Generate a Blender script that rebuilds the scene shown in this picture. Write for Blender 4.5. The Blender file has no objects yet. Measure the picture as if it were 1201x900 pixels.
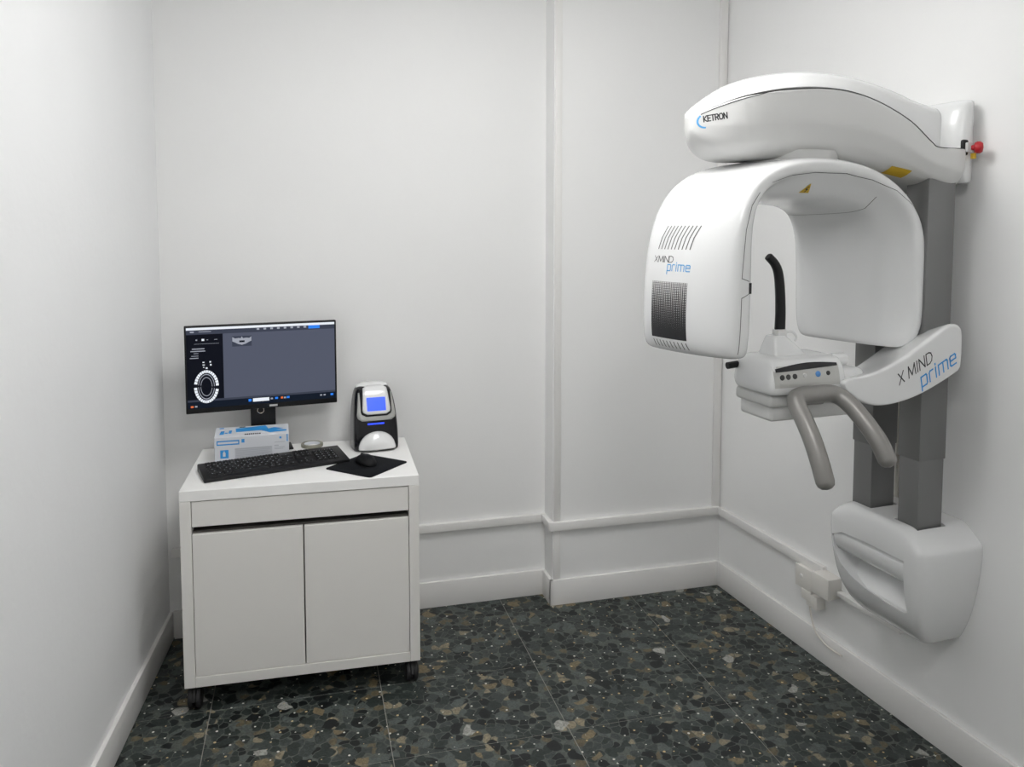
import bpy, bmesh, math, random
from mathutils import Vector, Matrix
from mathutils.bvhtree import BVHTree
random.seed(7)
R = math.radians
scene = bpy.context.scene
COL = scene.collection

# ------------------------------------------------------------------ camera
cam_d = bpy.data.cameras.new('camera'); cam = bpy.data.objects.new('camera', cam_d); COL.objects.link(cam)
cam_d.sensor_fit = 'HORIZONTAL'; cam_d.sensor_width = 36.0
cam_d.lens = 930.0 / 1201.0 * 36.0
cam_d.shift_y = -(450.0 - 334.0) / 1201.0
cam_d.clip_start = .02
cam.location = (0, 0, 1.65)
cam.rotation_euler = (R(90 - 3.94), 0, R(-14.76))
scene.camera = cam

# ------------------------------------------------------------------ world, lights, exposure
w = bpy.data.worlds.new('room_world'); scene.world = w; w.use_nodes = True
w.node_tree.nodes['Background'].inputs[0].default_value = (.8, .85, .9, 1)
w.node_tree.nodes['Background'].inputs[1].default_value = 0.05
LIGHTS = [  # ceiling box light, then an added fill light of the same build: centre x, centre y, side x, side y, drop, strength
    (0.55, 1.95, .60, .60, .08, 16.0),
    (0.35, .10, .60, .60, .08, 14.5)]  # added fill, lifts camera-facing fronts and lower walls
scene.cycles.max_bounces = 12; scene.cycles.diffuse_bounces = 8
scene.view_settings.view_transform = 'Standard'
scene.view_settings.look = 'None'
scene.view_settings.gamma = 1.0
scene.view_settings.use_curve_mapping = False
scene.view_settings.exposure = 0.0

# ------------------------------------------------------------------ materials
def nd(t, kind, **kw):
    x = t.nodes.new(kind)
    for k, v in kw.items():
        setattr(x, k, v)
    return x
def mat(name, col, rough=.5, metal=0., spec=.5, coat=0., bump=0., bscale=80., var=0., vscale=6., emit=None, estr=0.):
    m = bpy.data.materials.new(name); m.use_nodes = True
    t = m.node_tree; b = t.nodes['Principled BSDF']
    b.inputs['Base Color'].default_value = (*col, 1)
    b.inputs['Roughness'].default_value = rough
    b.inputs['Metallic'].default_value = metal
    b.inputs['Specular IOR Level'].default_value = spec
    b.inputs['Coat Weight'].default_value = coat
    b.inputs['Coat Roughness'].default_value = .08
    if emit:
        b.inputs['Emission Color'].default_value = (*emit, 1)
        b.inputs['Emission Strength'].default_value = estr
    tc = nd(t, 'ShaderNodeTexCoord')
    if var:
        n = nd(t, 'ShaderNodeTexNoise'); n.inputs['Scale'].default_value = vscale; n.inputs['Detail'].default_value = 4
        t.links.new(tc.outputs['Object'], n.inputs['Vector'])
        mx = nd(t, 'ShaderNodeMix', data_type='RGBA')
        mx.inputs[6].default_value = (*[c * (1 - var) for c in col], 1)
        mx.inputs[7].default_value = (*[min(1, c * (1 + var)) for c in col], 1)
        t.links.new(n.outputs['Fac'], mx.inputs[0]); t.links.new(mx.outputs[2], b.inputs['Base Color'])
    if bump:
        n2 = nd(t, 'ShaderNodeTexNoise'); n2.inputs['Scale'].default_value = bscale; n2.inputs['Detail'].default_value = 3
        t.links.new(tc.outputs['Object'], n2.inputs['Vector'])
        bp = nd(t, 'ShaderNodeBump'); bp.inputs['Strength'].default_value = bump; bp.inputs['Distance'].default_value = .002
        t.links.new(n2.outputs['Fac'], bp.inputs['Height']); t.links.new(bp.outputs[0], b.inputs['Normal'])
    return m

M = {}
M['wall'] = mat('wall_paint', (.84, .84, .835), .55, spec=.3, bump=.12, bscale=55, var=.015, vscale=3)
M['wall_rough'] = mat('plaster_paint', (.84, .845, .85), .6, spec=.25, bump=.35, bscale=38, var=.02, vscale=4)
M['trim'] = mat('trim_paint', (.80, .79, .775), .4, spec=.4, var=.02, vscale=8)
M['ceiling'] = mat('ceiling_paint', (.88, .88, .875), .7, var=.01)
M['cab'] = mat('white_laminate', (.78, .765, .735), .45, spec=.4, bump=.03, bscale=300, var=.012, vscale=5)
M['cab_dark'] = mat('cabinet_inside', (.12, .11, .10), .8, var=.05)
M['cab_top'] = mat('brightened_laminate', (.90, .895, .88), .4, spec=.4, var=.01)  # cabinet laminate made lighter; overhead light on the top put into colour
M['plastic'] = mat('white_gloss_plastic', (.76, .765, .765), .22, spec=.5, coat=.35, var=.008)
M['plastic_mat'] = mat('white_satin_plastic', (.68, .68, .67), .38, spec=.5, var=.01)
M['greyplastic'] = mat('grey_plastic', (.56, .56, .55), .4, var=.01)
M['column'] = mat('grey_column_paint', (.19, .19, .19), .38, metal=.25, bump=.02, bscale=400, var=.02)
M['handle'] = mat('grey_metallic_handle', (.27, .262, .25), .40, metal=.45, var=.01)
M['black'] = mat('black_plastic', (.008, .008, .009), .4, spec=.35, var=.1)
M['black_gloss'] = mat('black_gloss_plastic', (.008, .008, .010), .15, var=.1)
M['key'] = mat('key_plastic', (.009, .009, .010), .5, spec=.25, var=.1)
M['rubber'] = mat('black_rubber', (.015, .015, .016), .6, var=.1)
M['pad'] = mat('mousepad_cloth', (.008, .009, .011), .85, spec=.15, bump=.2, bscale=900, var=.1)
M['seam'] = mat('dark_seam', (.06, .06, .06), .7, var=.05)
M['slot'] = mat('dark_slot', (.10, .10, .10), .7, var=.05)
M['ink'] = mat('dark_print', (.02, .02, .022), .5, var=.05)
M['blue_ink'] = mat('blue_print', (.035, .30, .70), .45, var=.03)
M['lblue'] = mat('light_blue_print', (.10, .38, .72), .45, var=.03)
M['red'] = mat('red_button', (.42, .012, .02), .35, var=.03)
M['yellow'] = mat('yellow_label', (.62, .40, .02), .5, var=.03)
M['cream'] = mat('cream_plastic', (.76, .74, .70), .45, var=.03)
M['cable'] = mat('cable_sheath', (.70, .67, .62), .5, var=.03)
M['tan_cable'] = mat('tan_cable', (.42, .36, .24), .5, var=.3, vscale=30)
M['mouse'] = mat('mouse_plastic', (.006, .006, .007), .6, spec=.2, var=.1)
M['tape'] = mat('tape_roll', (.24, .235, .19), .5, var=.05)
M['card'] = mat('box_card', (.66, .68, .72), .5, var=.02)
M['print_grey'] = mat('grey_print', (.42, .44, .48), .6, var=.05)
M['metalring'] = mat('ring_metal', (.5, .45, .4), .25, metal=1., var=.05)
M['led'] = mat('blue_led', (.01, .02, .3), .4, emit=(.02, .06, 1.0), estr=1.6, var=.02)
M['lcd'] = mat('blue_lcd', (.02, .05, .4), .3, emit=(.05, .125, .92), estr=.95, var=.02)
M['button_blue'] = mat('blue_button', (.10, .28, .62), .4, var=.03)
M['silver'] = mat('silver_panel', (.50, .50, .48), .35, metal=.3, var=.02)
M['diffuser'] = [mat('light_diffuser', (.9, .9, .9), .5, emit=(1., .995, .985), estr=l_[5]) for l_ in LIGHTS]
M['lamp_frame'] = mat('lamp_frame', (.8, .8, .8), .4, var=.01)
def emit_mat(name, c, s=1.):
    return mat(name, tuple(x * .05 for x in c), .35, spec=.12, emit=c, estr=s, var=.001)
M['s_bg'] = emit_mat('screen_grey', (.085, .095, .135), 1.0)
M['s_dark'] = emit_mat('screen_dark', (.004, .005, .010), 1.0)
M['s_bar'] = emit_mat('screen_bar', (.045, .052, .078), 1.0)
M['s_task'] = emit_mat('screen_taskbar', (.006, .010, .020), 1.0)
M['s_white'] = emit_mat('screen_white', (.80, .84, .90), 1.0)
M['s_mid'] = emit_mat('screen_light_grey', (.34, .36, .42), 1.0)
M['s_blue'] = emit_mat('screen_blue', (.03, .22, .85), 1.0)
M['s_orange'] = emit_mat('screen_orange', (.75, .16, .05), 1.0)

def terrazzo():
    m = bpy.data.materials.new('pebble_terrazzo'); m.use_nodes = True
    t = m.node_tree; b = t.nodes['Principled BSDF']; L = t.links.new
    geo = nd(t, 'ShaderNodeNewGeometry')
    # warp the position so that pebbles turn irregular
    nw = nd(t, 'ShaderNodeTexNoise'); nw.inputs['Scale'].default_value = 14; nw.inputs['Detail'].default_value = 2
    L(geo.outputs['Position'], nw.inputs['Vector'])
    sub = nd(t, 'ShaderNodeVectorMath', operation='SUBTRACT'); sub.inputs[1].default_value = (.5, .5, .5)
    L(nw.outputs['Color'], sub.inputs[0])
    sc = nd(t, 'ShaderNodeVectorMath', operation='SCALE'); sc.inputs['Scale'].default_value = .05
    L(sub.outputs[0], sc.inputs[0])
    add = nd(t, 'ShaderNodeVectorMath', operation='ADD'); L(geo.outputs['Position'], add.inputs[0]); L(sc.outputs[0], add.inputs[1])
    flat = nd(t, 'ShaderNodeVectorMath', operation='MULTIPLY'); flat.inputs[1].default_value = (1, 1, 0); L(add.outputs[0], flat.inputs[0])
    def vor(scale, feature):
        v = nd(t, 'ShaderNodeTexVoronoi', voronoi_dimensions='2D', feature=feature)
        v.inputs['Scale'].default_value = scale; v.inputs['Randomness'].default_value = 1.
        L(flat.outputs[0], v.inputs['Vector']); return v
    def ramp(inp, stops, interp='LINEAR'):
        r = nd(t, 'ShaderNodeValToRGB'); r.color_ramp.interpolation = interp
        el = r.color_ramp.elements
        while len(el) < len(stops): el.new(.5)
        for e, (p, c) in zip(el, stops):
            e.position = p; e.color = (*c, 1)
        L(inp, r.inputs[0]); return r
    def sep(v):
        s = nd(t, 'ShaderNodeSeparateColor'); L(v.outputs['Color'], s.inputs[0]); return s
    def mix(fac, a, bb):
        x = nd(t, 'ShaderNodeMix', data_type='RGBA')
        if fac is not None: L(fac, x.inputs[0])
        L(a, x.inputs[6]); L(bb, x.inputs[7]); return x
    DG, DG2, BK = (.024, .031, .029), (.041, .050, .047), (.008, .010, .011)
    GR, TN, LT = (.075, .088, .084), (.17, .135, .08), (.30, .30, .275)
    # small pebbles
    v1 = vor(31, 'F1'); e1 = vor(31, 'DISTANCE_TO_EDGE'); s1 = sep(v1)
    c1 = ramp(s1.outputs[0], [(0, BK), (.22, DG), (.45, DG2), (.66, GR), (.78, DG), (.88, (.11, .09, .055)), (.955, (.22, .19, .13))], 'CONSTANT')
    # big pebbles
    v2 = vor(17, 'F1'); e2 = vor(17, 'DISTANCE_TO_EDGE'); s2 = sep(v2)
    c2 = ramp(s2.outputs[1], [(0, DG), (.25, BK), (.42, DG2), (.62, GR), (.74, DG), (.85, TN), (.955, LT)], 'CONSTANT')
    # mottling inside pebbles
    nm = nd(t, 'ShaderNodeTexNoise'); nm.inputs['Scale'].default_value = 70; nm.inputs['Detail'].default_value = 5; nm.inputs['Distortion'].default_value = 1.5
    L(geo.outputs['Position'], nm.inputs['Vector'])
    rm = ramp(nm.outputs['Fac'], [(.25, (.55, .55, .55)), (.75, (1.45, 1.45, 1.45))])
    # matrix between pebbles
    matrix = (.060, .066, .060)
    g1 = ramp(e1.outputs['Distance'], [(0.0, (0, 0, 0)), (.03, (0, 0, 0)), (.06, (1, 1, 1))])
    rgbm = nd(t, 'ShaderNodeRGB'); rgbm.outputs[0].default_value = (.080, .090, .080, 1)
    r1 = ramp(v1.outputs['Distance'], [(.56, (1, 1, 1)), (.64, (0, 0, 0))])
    m1 = nd(t, 'ShaderNodeMath', operation='MULTIPLY'); L(g1.outputs[0], m1.inputs[0]); L(r1.outputs[0], m1.inputs[1])
    small = mix(m1.outputs[0], rgbm.outputs[0], c1.outputs[0])
    # which big cells show as a single pebble
    g2 = ramp(e2.outputs['Distance'], [(.10, (0, 0, 0)), (.15, (1, 1, 1))])
    pick = nd(t, 'ShaderNodeMath', operation='GREATER_THAN'); pick.inputs[1].default_value = .42; L(s2.outputs[0], pick.inputs[0])
    r2 = ramp(v2.outputs['Distance'], [(.44, (1, 1, 1)), (.49, (0, 0, 0))])
    m2 = nd(t, 'ShaderNodeMath', operation='MULTIPLY'); L(g2.outputs[0], m2.inputs[0]); L(r2.outputs[0], m2.inputs[1])
    mm = nd(t, 'ShaderNodeMath', operation='MULTIPLY'); L(m2.outputs[0], mm.inputs[0]); L(pick.outputs[0], mm.inputs[1])
    both = mix(mm.outputs[0], small.outputs[2], c2.outputs[0])
    mul = nd(t, 'ShaderNodeMix', data_type='RGBA', blend_type='MULTIPLY'); mul.inputs[0].default_value = 1
    L(both.outputs[2], mul.inputs[6]); L(rm.outputs[0], mul.inputs[7])
    # bright specks
    v3 = nd(t, 'ShaderNodeTexVoronoi', voronoi_dimensions='2D', feature='F1'); v3.inputs['Scale'].default_value = 24
    L(geo.outputs['Position'], v3.inputs['Vector'])
    s3 = sep(v3)
    szr = nd(t, 'ShaderNodeMath', operation='MULTIPLY_ADD'); szr.inputs[1].default_value = .075; szr.inputs[2].default_value = .03; L(s3.outputs[2], szr.inputs[0])
    sp = nd(t, 'ShaderNodeMath', operation='LESS_THAN'); L(v3.outputs['Distance'], sp.inputs[0]); L(szr.outputs[0], sp.inputs[1])
    gt = nd(t, 'ShaderNodeMath', operation='GREATER_THAN'); gt.inputs[1].default_value = .45; L(s3.outputs[0], gt.inputs[0])
    spm = nd(t, 'ShaderNodeMath', operation='MULTIPLY'); L(sp.outputs[0], spm.inputs[0]); L(gt.outputs[0], spm.inputs[1])
    rs = ramp(s3.outputs[1], [(0, (.62, .60, .54)), (.55, (.55, .40, .20))], 'CONSTANT')
    fin = mix(spm.outputs[0], mul.outputs[2], rs.outputs[0])
    L(fin.outputs[2], b.inputs['Base Color'])
    b.inputs['Roughness'].default_value = .42; b.inputs['Specular IOR Level'].default_value = .3
    return m
M['terrazzo'] = terrazzo()
M['grout'] = mat('grout', (.27, .26, .235), .8, var=.1, vscale=40)

def halftone():
    m = bpy.data.materials.new('halftone_print'); m.use_nodes = True
    t = m.node_tree; b = t.nodes['Principled BSDF']; L = t.links.new
    uv = nd(t, 'ShaderNodeUVMap'); sp = nd(t, 'ShaderNodeSeparateXYZ'); L(uv.outputs[0], sp.inputs[0])
    def frac(o, k):
        a = nd(t, 'ShaderNodeMath', operation='MULTIPLY'); a.inputs[1].default_value = k; L(o, a.inputs[0])
        f = nd(t, 'ShaderNodeMath', operation='FRACT'); L(a.outputs[0], f.inputs[0])
        s = nd(t, 'ShaderNodeMath', operation='SUBTRACT'); s.inputs[1].default_value = .5; L(f.outputs[0], s.inputs[0])
        ab = nd(t, 'ShaderNodeMath', operation='ABSOLUTE'); L(s.outputs[0], ab.inputs[0]); return ab
    fx, fy = frac(sp.outputs[0], 20), frac(sp.outputs[1], 34)
    mx = nd(t, 'ShaderNodeMath', operation='MAXIMUM'); L(fx.outputs[0], mx.inputs[0]); L(fy.outputs[0], mx.inputs[1])
    th = nd(t, 'ShaderNodeMapRange'); th.inputs['From Min'].default_value = .12; th.inputs['From Max'].default_value = 1.
    th.inputs['To Min'].default_value = .0; th.inputs['To Max'].default_value = .40; L(sp.outputs[1], th.inputs['Value'])
    lt = nd(t, 'ShaderNodeMath', operation='LESS_THAN'); L(mx.outputs[0], lt.inputs[0]); L(th.outputs[0], lt.inputs[1])
    mixn = nd(t, 'ShaderNodeMix', data_type='RGBA'); L(lt.outputs[0], mixn.inputs[0])
    mixn.inputs[6].default_value = (.018, .018, .02, 1); mixn.inputs[7].default_value = (.62, .62, .62, 1)
    L(mixn.outputs[2], b.inputs['Base Color']); b.inputs['Roughness'].default_value = .4
    return m
M['halftone'] = halftone()

# ------------------------------------------------------------------ helpers
def link(name, me, m=None, parent=None, smooth=True):
    o = bpy.data.objects.new(name, me); COL.objects.link(o)
    if m is not None:
        for x in (m if isinstance(m, (list, tuple)) else [m]):
            me.materials.append(M[x] if isinstance(x, str) else x)
    if parent is not None: o.parent = parent
    if smooth:
        for p in me.polygons: p.use_smooth = True
        try: me.set_sharp_from_angle(angle=R(35))
        except Exception: pass
    return o
def from_bm(name, bm, m, parent=None, smooth=True):
    bmesh.ops.recalc_face_normals(bm, faces=bm.faces)
    me = bpy.data.meshes.new(name); bm.to_mesh(me); bm.free()
    return link(name, me, m, parent, smooth)
def tag(o, label=None, cat=None, group=None, kind=None):
    if label: o['label'] = label
    if cat: o['category'] = cat
    if group: o['group'] = group
    if kind: o['kind'] = kind
    return o
def empty(name, loc, rz=0.):
    o = bpy.data.objects.new(name, None); COL.objects.link(o); o.location = loc; o.rotation_euler = (0, 0, rz)
    o.empty_display_size = .1
    return o
def box_bm(bm, lo, hi, bev=0., seg=2, mtx=None):
    lo, hi = Vector(lo), Vector(hi)
    r = bmesh.ops.create_cube(bm, size=1.)
    vs = r['verts']
    c, s = (lo + hi) / 2, hi - lo
    for v in vs: v.co = Vector((v.co.x * s.x + c.x, v.co.y * s.y + c.y, v.co.z * s.z + c.z))
    if bev > 0:
        es = list({e for v in vs for e in v.link_edges})
        r = bmesh.ops.bevel(bm, geom=es, offset=bev, segments=seg, affect='EDGES', profile=.5)
        vs = list({v for f in r['faces'] for v in f.verts} | {v for v in vs if v.is_valid})
    if mtx is not None:
        for v in vs: v.co = mtx @ v.co
    return vs
def box(name, lo, hi, m, parent=None, bev=0., seg=2, mtx=None, smooth=True):
    bm = bmesh.new(); box_bm(bm, lo, hi, bev, seg, mtx); return from_bm(name, bm, m, parent, smooth)
def prism(name, pts, axis_fn, a, b, m, parent=None, bev=0., seg=2):
    """polygon pts (x,y) placed by axis_fn(x,y,h) and extruded from h=a to h=b"""
    bm = bmesh.new()
    A = [bm.verts.new(axis_fn(x, y, a)) for x, y in pts]; B = [bm.verts.new(axis_fn(x, y, b)) for x, y in pts]
    n = len(pts)
    bm.faces.new(A); bm.faces.new(B[::-1])
    for i in range(n): bm.faces.new((A[i], B[i], B[(i + 1) % n], A[(i + 1) % n]))
    bmesh.ops.recalc_face_normals(bm, faces=bm.faces)
    if bev > 0:
        es = [e for e in bm.edges if e.calc_face_angle(0) > R(25)]
        bmesh.ops.bevel(bm, geom=es, offset=bev, segments=seg, affect='EDGES', profile=.5, clamp_overlap=True)
    return from_bm(name, bm, m, parent)
def tube_bm(bm, pts, rad, seg=10, cap=True):
    pts = [Vector(p) for p in pts]
    rads = rad if isinstance(rad, (list, tuple)) else [rad] * len(pts)
    rings = []; ref = None
    for i, p in enumerate(pts):
        d = (pts[min(i + 1, len(pts) - 1)] - pts[max(i - 1, 0)]).normalized()
        if ref is None:
            ref = d.orthogonal().normalized()
        ref = (ref - d * ref.dot(d)).normalized(); b = d.cross(ref)
        rings.append([bm.verts.new(p + (ref * math.cos(2 * math.pi * k / seg) + b * math.sin(2 * math.pi * k / seg)) * rads[i]) for k in range(seg)])
    for i in range(len(rings) - 1):
        for k in range(seg):
            bm.faces.new((rings[i][k], rings[i][(k + 1) % seg], rings[i + 1][(k + 1) % seg], rings[i + 1][k]))
    if cap:
        bm.faces.new(rings[0][::-1]); bm.faces.new(rings[-1])
def smooth_path(pts, n=6):
    """Catmull-Rom through pts"""
    P = [Vector(p) for p in pts]; P = [P[0] * 2 - P[1]] + P + [P[-1] * 2 - P[-2]]
    out = []
    for i in range(1, len(P) - 2):
        for k in range(n):
            t = k / n; a, b, c, d = P[i - 1], P[i], P[i + 1], P[i + 2]
            out.append(.5 * ((2 * b) + (c - a) * t + (2 * a - 5 * b + 4 * c - d) * t * t + (3 * b - a - 3 * c + d) * t ** 3))
    out.append(P[-2]); return out
def tube(name, pts, rad, m, parent=None, seg=10, n=6):
    bm = bmesh.new(); tube_bm(bm, smooth_path(pts, n) if n else pts, rad, seg); return from_bm(name, bm, m, parent)
def lathe(name, prof, m, parent=None, seg=32, mtx=None):
    """prof: (r, z) pairs from bottom to top"""
    bm = bmesh.new(); rings = []
    for r, z in prof:
        if r < 1e-6: rings.append([bm.verts.new((0, 0, z))])
        else: rings.append([bm.verts.new((r * math.cos(2 * math.pi * k / seg), r * math.sin(2 * math.pi * k / seg), z)) for k in range(seg)])
    for a, b in zip(rings, rings[1:]):
        for k in range(seg):
            k2 = (k + 1) % seg
            if len(a) == 1 and len(b) == 1: continue
            if len(a) == 1: bm.faces.new((a[0], b[k], b[k2]))
            elif len(b) == 1: bm.faces.new((a[k], a[k2], b[0]))
            else: bm.faces.new((a[k], a[k2], b[k2], b[k]))
    if len(rings[0]) > 1: bm.faces.new(rings[0][::-1])
    if len(rings[-1]) > 1: bm.faces.new(rings[-1])
    if mtx is not None:
        for v in bm.verts: v.co = mtx @ v.co
    return from_bm(name, bm, m, parent)
def loft(name, rings, m, parent=None, sub=2, cap=True):
    bm = bmesh.new(); vr = [[bm.verts.new(p) for p in r] for r in rings]; n = len(rings[0])
    for a, b in zip(vr, vr[1:]):
        for k in range(n):
            bm.faces.new((a[k], a[(k + 1) % n], b[(k + 1) % n], b[k]))
    if cap:
        for ring, rev in ((vr[0], True), (vr[-1], False)):
            c = sum((v.co for v in ring), Vector()) / n
            inn = [bm.verts.new(v.co.lerp(c, .25)) for v in ring]; inn2 = [bm.verts.new(v.co.lerp(c, .7)) for v in ring]
            for A, B in ((ring, inn), (inn, inn2)):
                for k in range(n): bm.faces.new((A[k], A[(k + 1) % n], B[(k + 1) % n], B[k]))
            bm.faces.new(inn2)
    o = from_bm(name, bm, m, parent)
    if sub:
        md = o.modifiers.new('sub', 'SUBSURF'); md.levels = sub; md.render_levels = sub
        bake(o)
        for p in o.data.polygons: p.use_smooth = True
        try: o.data.set_sharp_from_angle(angle=R(60))
        except Exception: pass
    return o
def bake(o):
    bpy.context.view_layer.update()
    dg = bpy.context.evaluated_depsgraph_get()
    me = bpy.data.meshes.new_from_object(o.evaluated_get(dg), depsgraph=dg)
    o.modifiers.clear(); old = o.data; o.data = me
    if old.users == 0: bpy.data.meshes.remove(old)
def bvh(o):
    return BVHTree.FromPolygons([v.co.copy() for v in o.data.vertices], [tuple(p.vertices) for p in o.data.polygons])

# thin print laid on a surface: 2-D ribbons are cast along -normal onto the target mesh (all in the parent's frame)
def cast(tree, org, ax, ay, x, y, off=.0006, far=.3):
    nrm = ax.cross(ay).normalized(); p = org + ax * x + ay * y
    hit = tree.ray_cast(p + nrm * far, -nrm, far * 2.5) if tree else (None, None, None, None)
    if hit[0] is None: return None
    return hit[0] + nrm * off
def ribbon_faces(poly, wd, step=.006):
    """quads for a polyline of width wd in 2-D, subdivided for casting"""
    quads = []
    pts = [Vector(p) for p in poly]
    for i, (a, b) in enumerate(zip(pts, pts[1:])):
        d = (b - a); ln = d.length
        if ln < 1e-9: continue
        d /= ln; nn = Vector((-d.y, d.x)) * wd / 2
        a2 = a - d * wd * .5; b2 = b + d * wd * .5
        k = max(1, int((b2 - a2).length / step))
        for j in range(k):
            p, q = a2.lerp(b2, j / k), a2.lerp(b2, (j + 1) / k)
            quads.append((p + nn, p - nn, q - nn, q + nn))
    return quads
def decal_lines(name, polys, wd, m, tree, org, ax, ay, parent, off=.0006, step=.006):
    bm = bmesh.new()
    for k, poly in enumerate(polys):
        for qd in ribbon_faces(poly, wd, step):
            cs = [cast(tree, org, ax, ay, p.x, p.y, off) for p in qd]
            if all(c is not None for c in cs): bm.faces.new([bm.verts.new(c) for c in cs])
    me = bpy.data.meshes.new(name); bm.to_mesh(me); bm.free()
    return link(name, me, m, parent, smooth=False)
def decal_patch(name, x0, y0, x1, y1, m, tree, org, ax, ay, parent, nx=8, ny=12, off=.0006, shear=0.):
    bm = bmesh.new(); uvl = bm.loops.layers.uv.new('UVMap')
    g = [[bm.verts.new(cast(tree, org, ax, ay, x0 + (x1 - x0) * i / nx + shear * (y0 + (y1 - y0) * j / ny), y0 + (y1 - y0) * j / ny, off)) for i in range(nx + 1)] for j in range(ny + 1)]
    for j in range(ny):
        for i in range(nx):
            f = bm.faces.new((g[j][i], g[j][i + 1], g[j + 1][i + 1], g[j + 1][i]))
            for l, (a, b) in zip(f.loops, ((i, j), (i + 1, j), (i + 1, j + 1), (i, j + 1))): l[uvl].uv = (a / nx, b / ny)
    me = bpy.data.meshes.new(name); bm.to_mesh(me); bm.free()
    return link(name, me, m, parent, smooth=False)
GLYPH = {
 'X': (.62, [[(0, 0), (.62, 1)], [(0, 1), (.62, 0)]]),
 'M': (.85, [[(0, 0), (.06, 1), (.42, .1), (.79, 1), (.85, 0)]]),
 'I': (.05, [[(.02, 0), (.02, 1)]]),
 'N': (.66, [[(0, 0), (0, 1), (.66, 0), (.66, 1)]]),
 'D': (.70, [[(0, 0), (0, 1), (.35, 1), (.6, .85), (.7, .5), (.6, .15), (.35, 0), (0, 0)]]),
 'K': (.60, [[(0, 0), (0, 1)], [(.58, 1), (.04, .45), (.6, 0)]]),
 'E': (.52, [[(.52, 1), (0, 1), (0, 0), (.52, 0)], [(0, .52), (.46, .52)]]),
 'T': (.60, [[(0, 1), (.6, 1)], [(.3, 1), (.3, 0)]]),
 'R': (.60, [[(0, 0), (0, 1), (.42, 1), (.58, .87), (.58, .63), (.42, .5), (0, .5)], [(.3, .5), (.6, 0)]]),
 'O': (.78, [[(.25, 0), (.07, .18), (0, .5), (.07, .82), (.25, 1), (.53, 1), (.71, .82), (.78, .5), (.71, .18), (.53, 0), (.25, 0)]]),
 'p': (.62, [[(0, -.38), (0, .72), (.54, .72), (.62, .62), (.62, .1), (.54, 0), (0, 0)]]),
 'r': (.40, [[(0, 0), (0, .62), (.1, .72), (.40, .72)]]),
 'i': (.05, [[(.02, 0), (.02, .72)], [(.02, .92), (.02, .98)]]),
 'm': (1.0, [[(0, 0), (0, .72), (.9, .72), (1.0, .62), (1.0, 0)], [(.5, .72), (.5, 0)]]),
 'e': (.64, [[(0, .38), (.64, .38), (.64, .62), (.54, .72), (.1, .72), (0, .62), (0, .1), (.1, 0), (.62, 0)]]),
 ' ': (.10, [])}
def word(s, h, x=0., y=0., gap=.22, slant=0., xs=1.):
    out = []
    for ch in s:
        wd, st = GLYPH[ch]
        for poly in st: out.append([(x + (px * xs + slant * py) * h, y + py * h) for px, py in poly])
        x += (wd * xs + gap) * h
    return out, x - gap * h

# ------------------------------------------------------------------ the room
RC = Vector((1.83753809, 3.2277724, 0)); RD = Vector((.07414384, -.99724756, 0)); RN = Vector((-.99724756, -.07414384, 0))
LC = Vector((-.5325, 3.345, 0)); LD = Vector((-.0735, -.9973, 0)); LN = Vector((.9973, -.0735, 0))
CEIL, BACK = 2.80, -1.5
YL, YR, XJ = 3.343, 3.226, 1.024        # skirting faces: left back section, right back section, jog
SK = .014                                 # skirting stands this far off the wall
def slab(name, A, Dv, Nv, u0, u1, t0, t1, z0, z1, m, parent=None, bev=0.):
    A = Vector(A); bm = bmesh.new()
    mt = Matrix(((Dv.x, Nv.x, 0, A.x), (Dv.y, Nv.y, 0, A.y), (0, 0, 1, 0), (0, 0, 0, 1)))
    box_bm(bm, (u0, t0, z0), (u1, t1, z1), bev, 2, mt)
    return from_bm(name, bm, m, parent, smooth=bev > 0)
S = lambda o: tag(o, kind='structure')
XA = Vector((1, 0, 0)); YA = Vector((0, -1, 0))
# floor: grout bed with separate tiles
floor = S(box('floor', (-1.1, BACK - .1, -.06), (2.4, 3.5, -.0012), 'grout', smooth=False))
TX, TY, X0, Y0 = .580, .412, .245, 2.795
tile_me = None
def tile(i, j):
    global tile_me
    if tile_me is None:
        bm = bmesh.new(); box_bm(bm, (.0013, .0013, -.012), (TX - .0013, TY - .0013, 0), .0005, 1)
        bmesh.ops.recalc_face_normals(bm, faces=bm.faces)
        tile_me = bpy.data.meshes.new('tile'); bm.to_mesh(tile_me); bm.free(); tile_me.materials.append(M['terrazzo'])
    o = bpy.data.objects.new('tile', tile_me); COL.objects.link(o); o.parent = floor
    o.location = (X0 + i * TX, Y0 + j * TY, 0); return o
for i in range(-2, 4):
    for j in range(-10, 2): tile(i, j)
S(box('ceiling', (-1.1, BACK - .1, CEIL), (2.4, 3.55, CEIL + .08), 'ceiling', smooth=False))
S(slab('wall_left', LC, LD, LN, -.15, 5.0, -.114, -SK, 0, CEIL, 'wall_rough'))
S(slab('wall_right', RC, RD, RN, -.2, 4.9, -.114, -SK, 0, CEIL, 'wall'))
S(box('wall_front', (-1.1, BACK - .1, 0), (2.4, BACK, CEIL), 'wall', smooth=False))
def plan_prism(name, pts, z0, z1, m, bev=0.):
    return prism(name, pts, lambda x, y, h: Vector((x, y, h)), z0, z1, m, None, bev)
S(plan_prism('wall_back', [(-.75, YL + SK), (XJ + SK, YL + SK), (XJ + SK, YR + SK), (2.05, YR + SK), (2.05, YL + .15), (-.75, YL + .15)], 0, CEIL, 'wall'))
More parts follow.
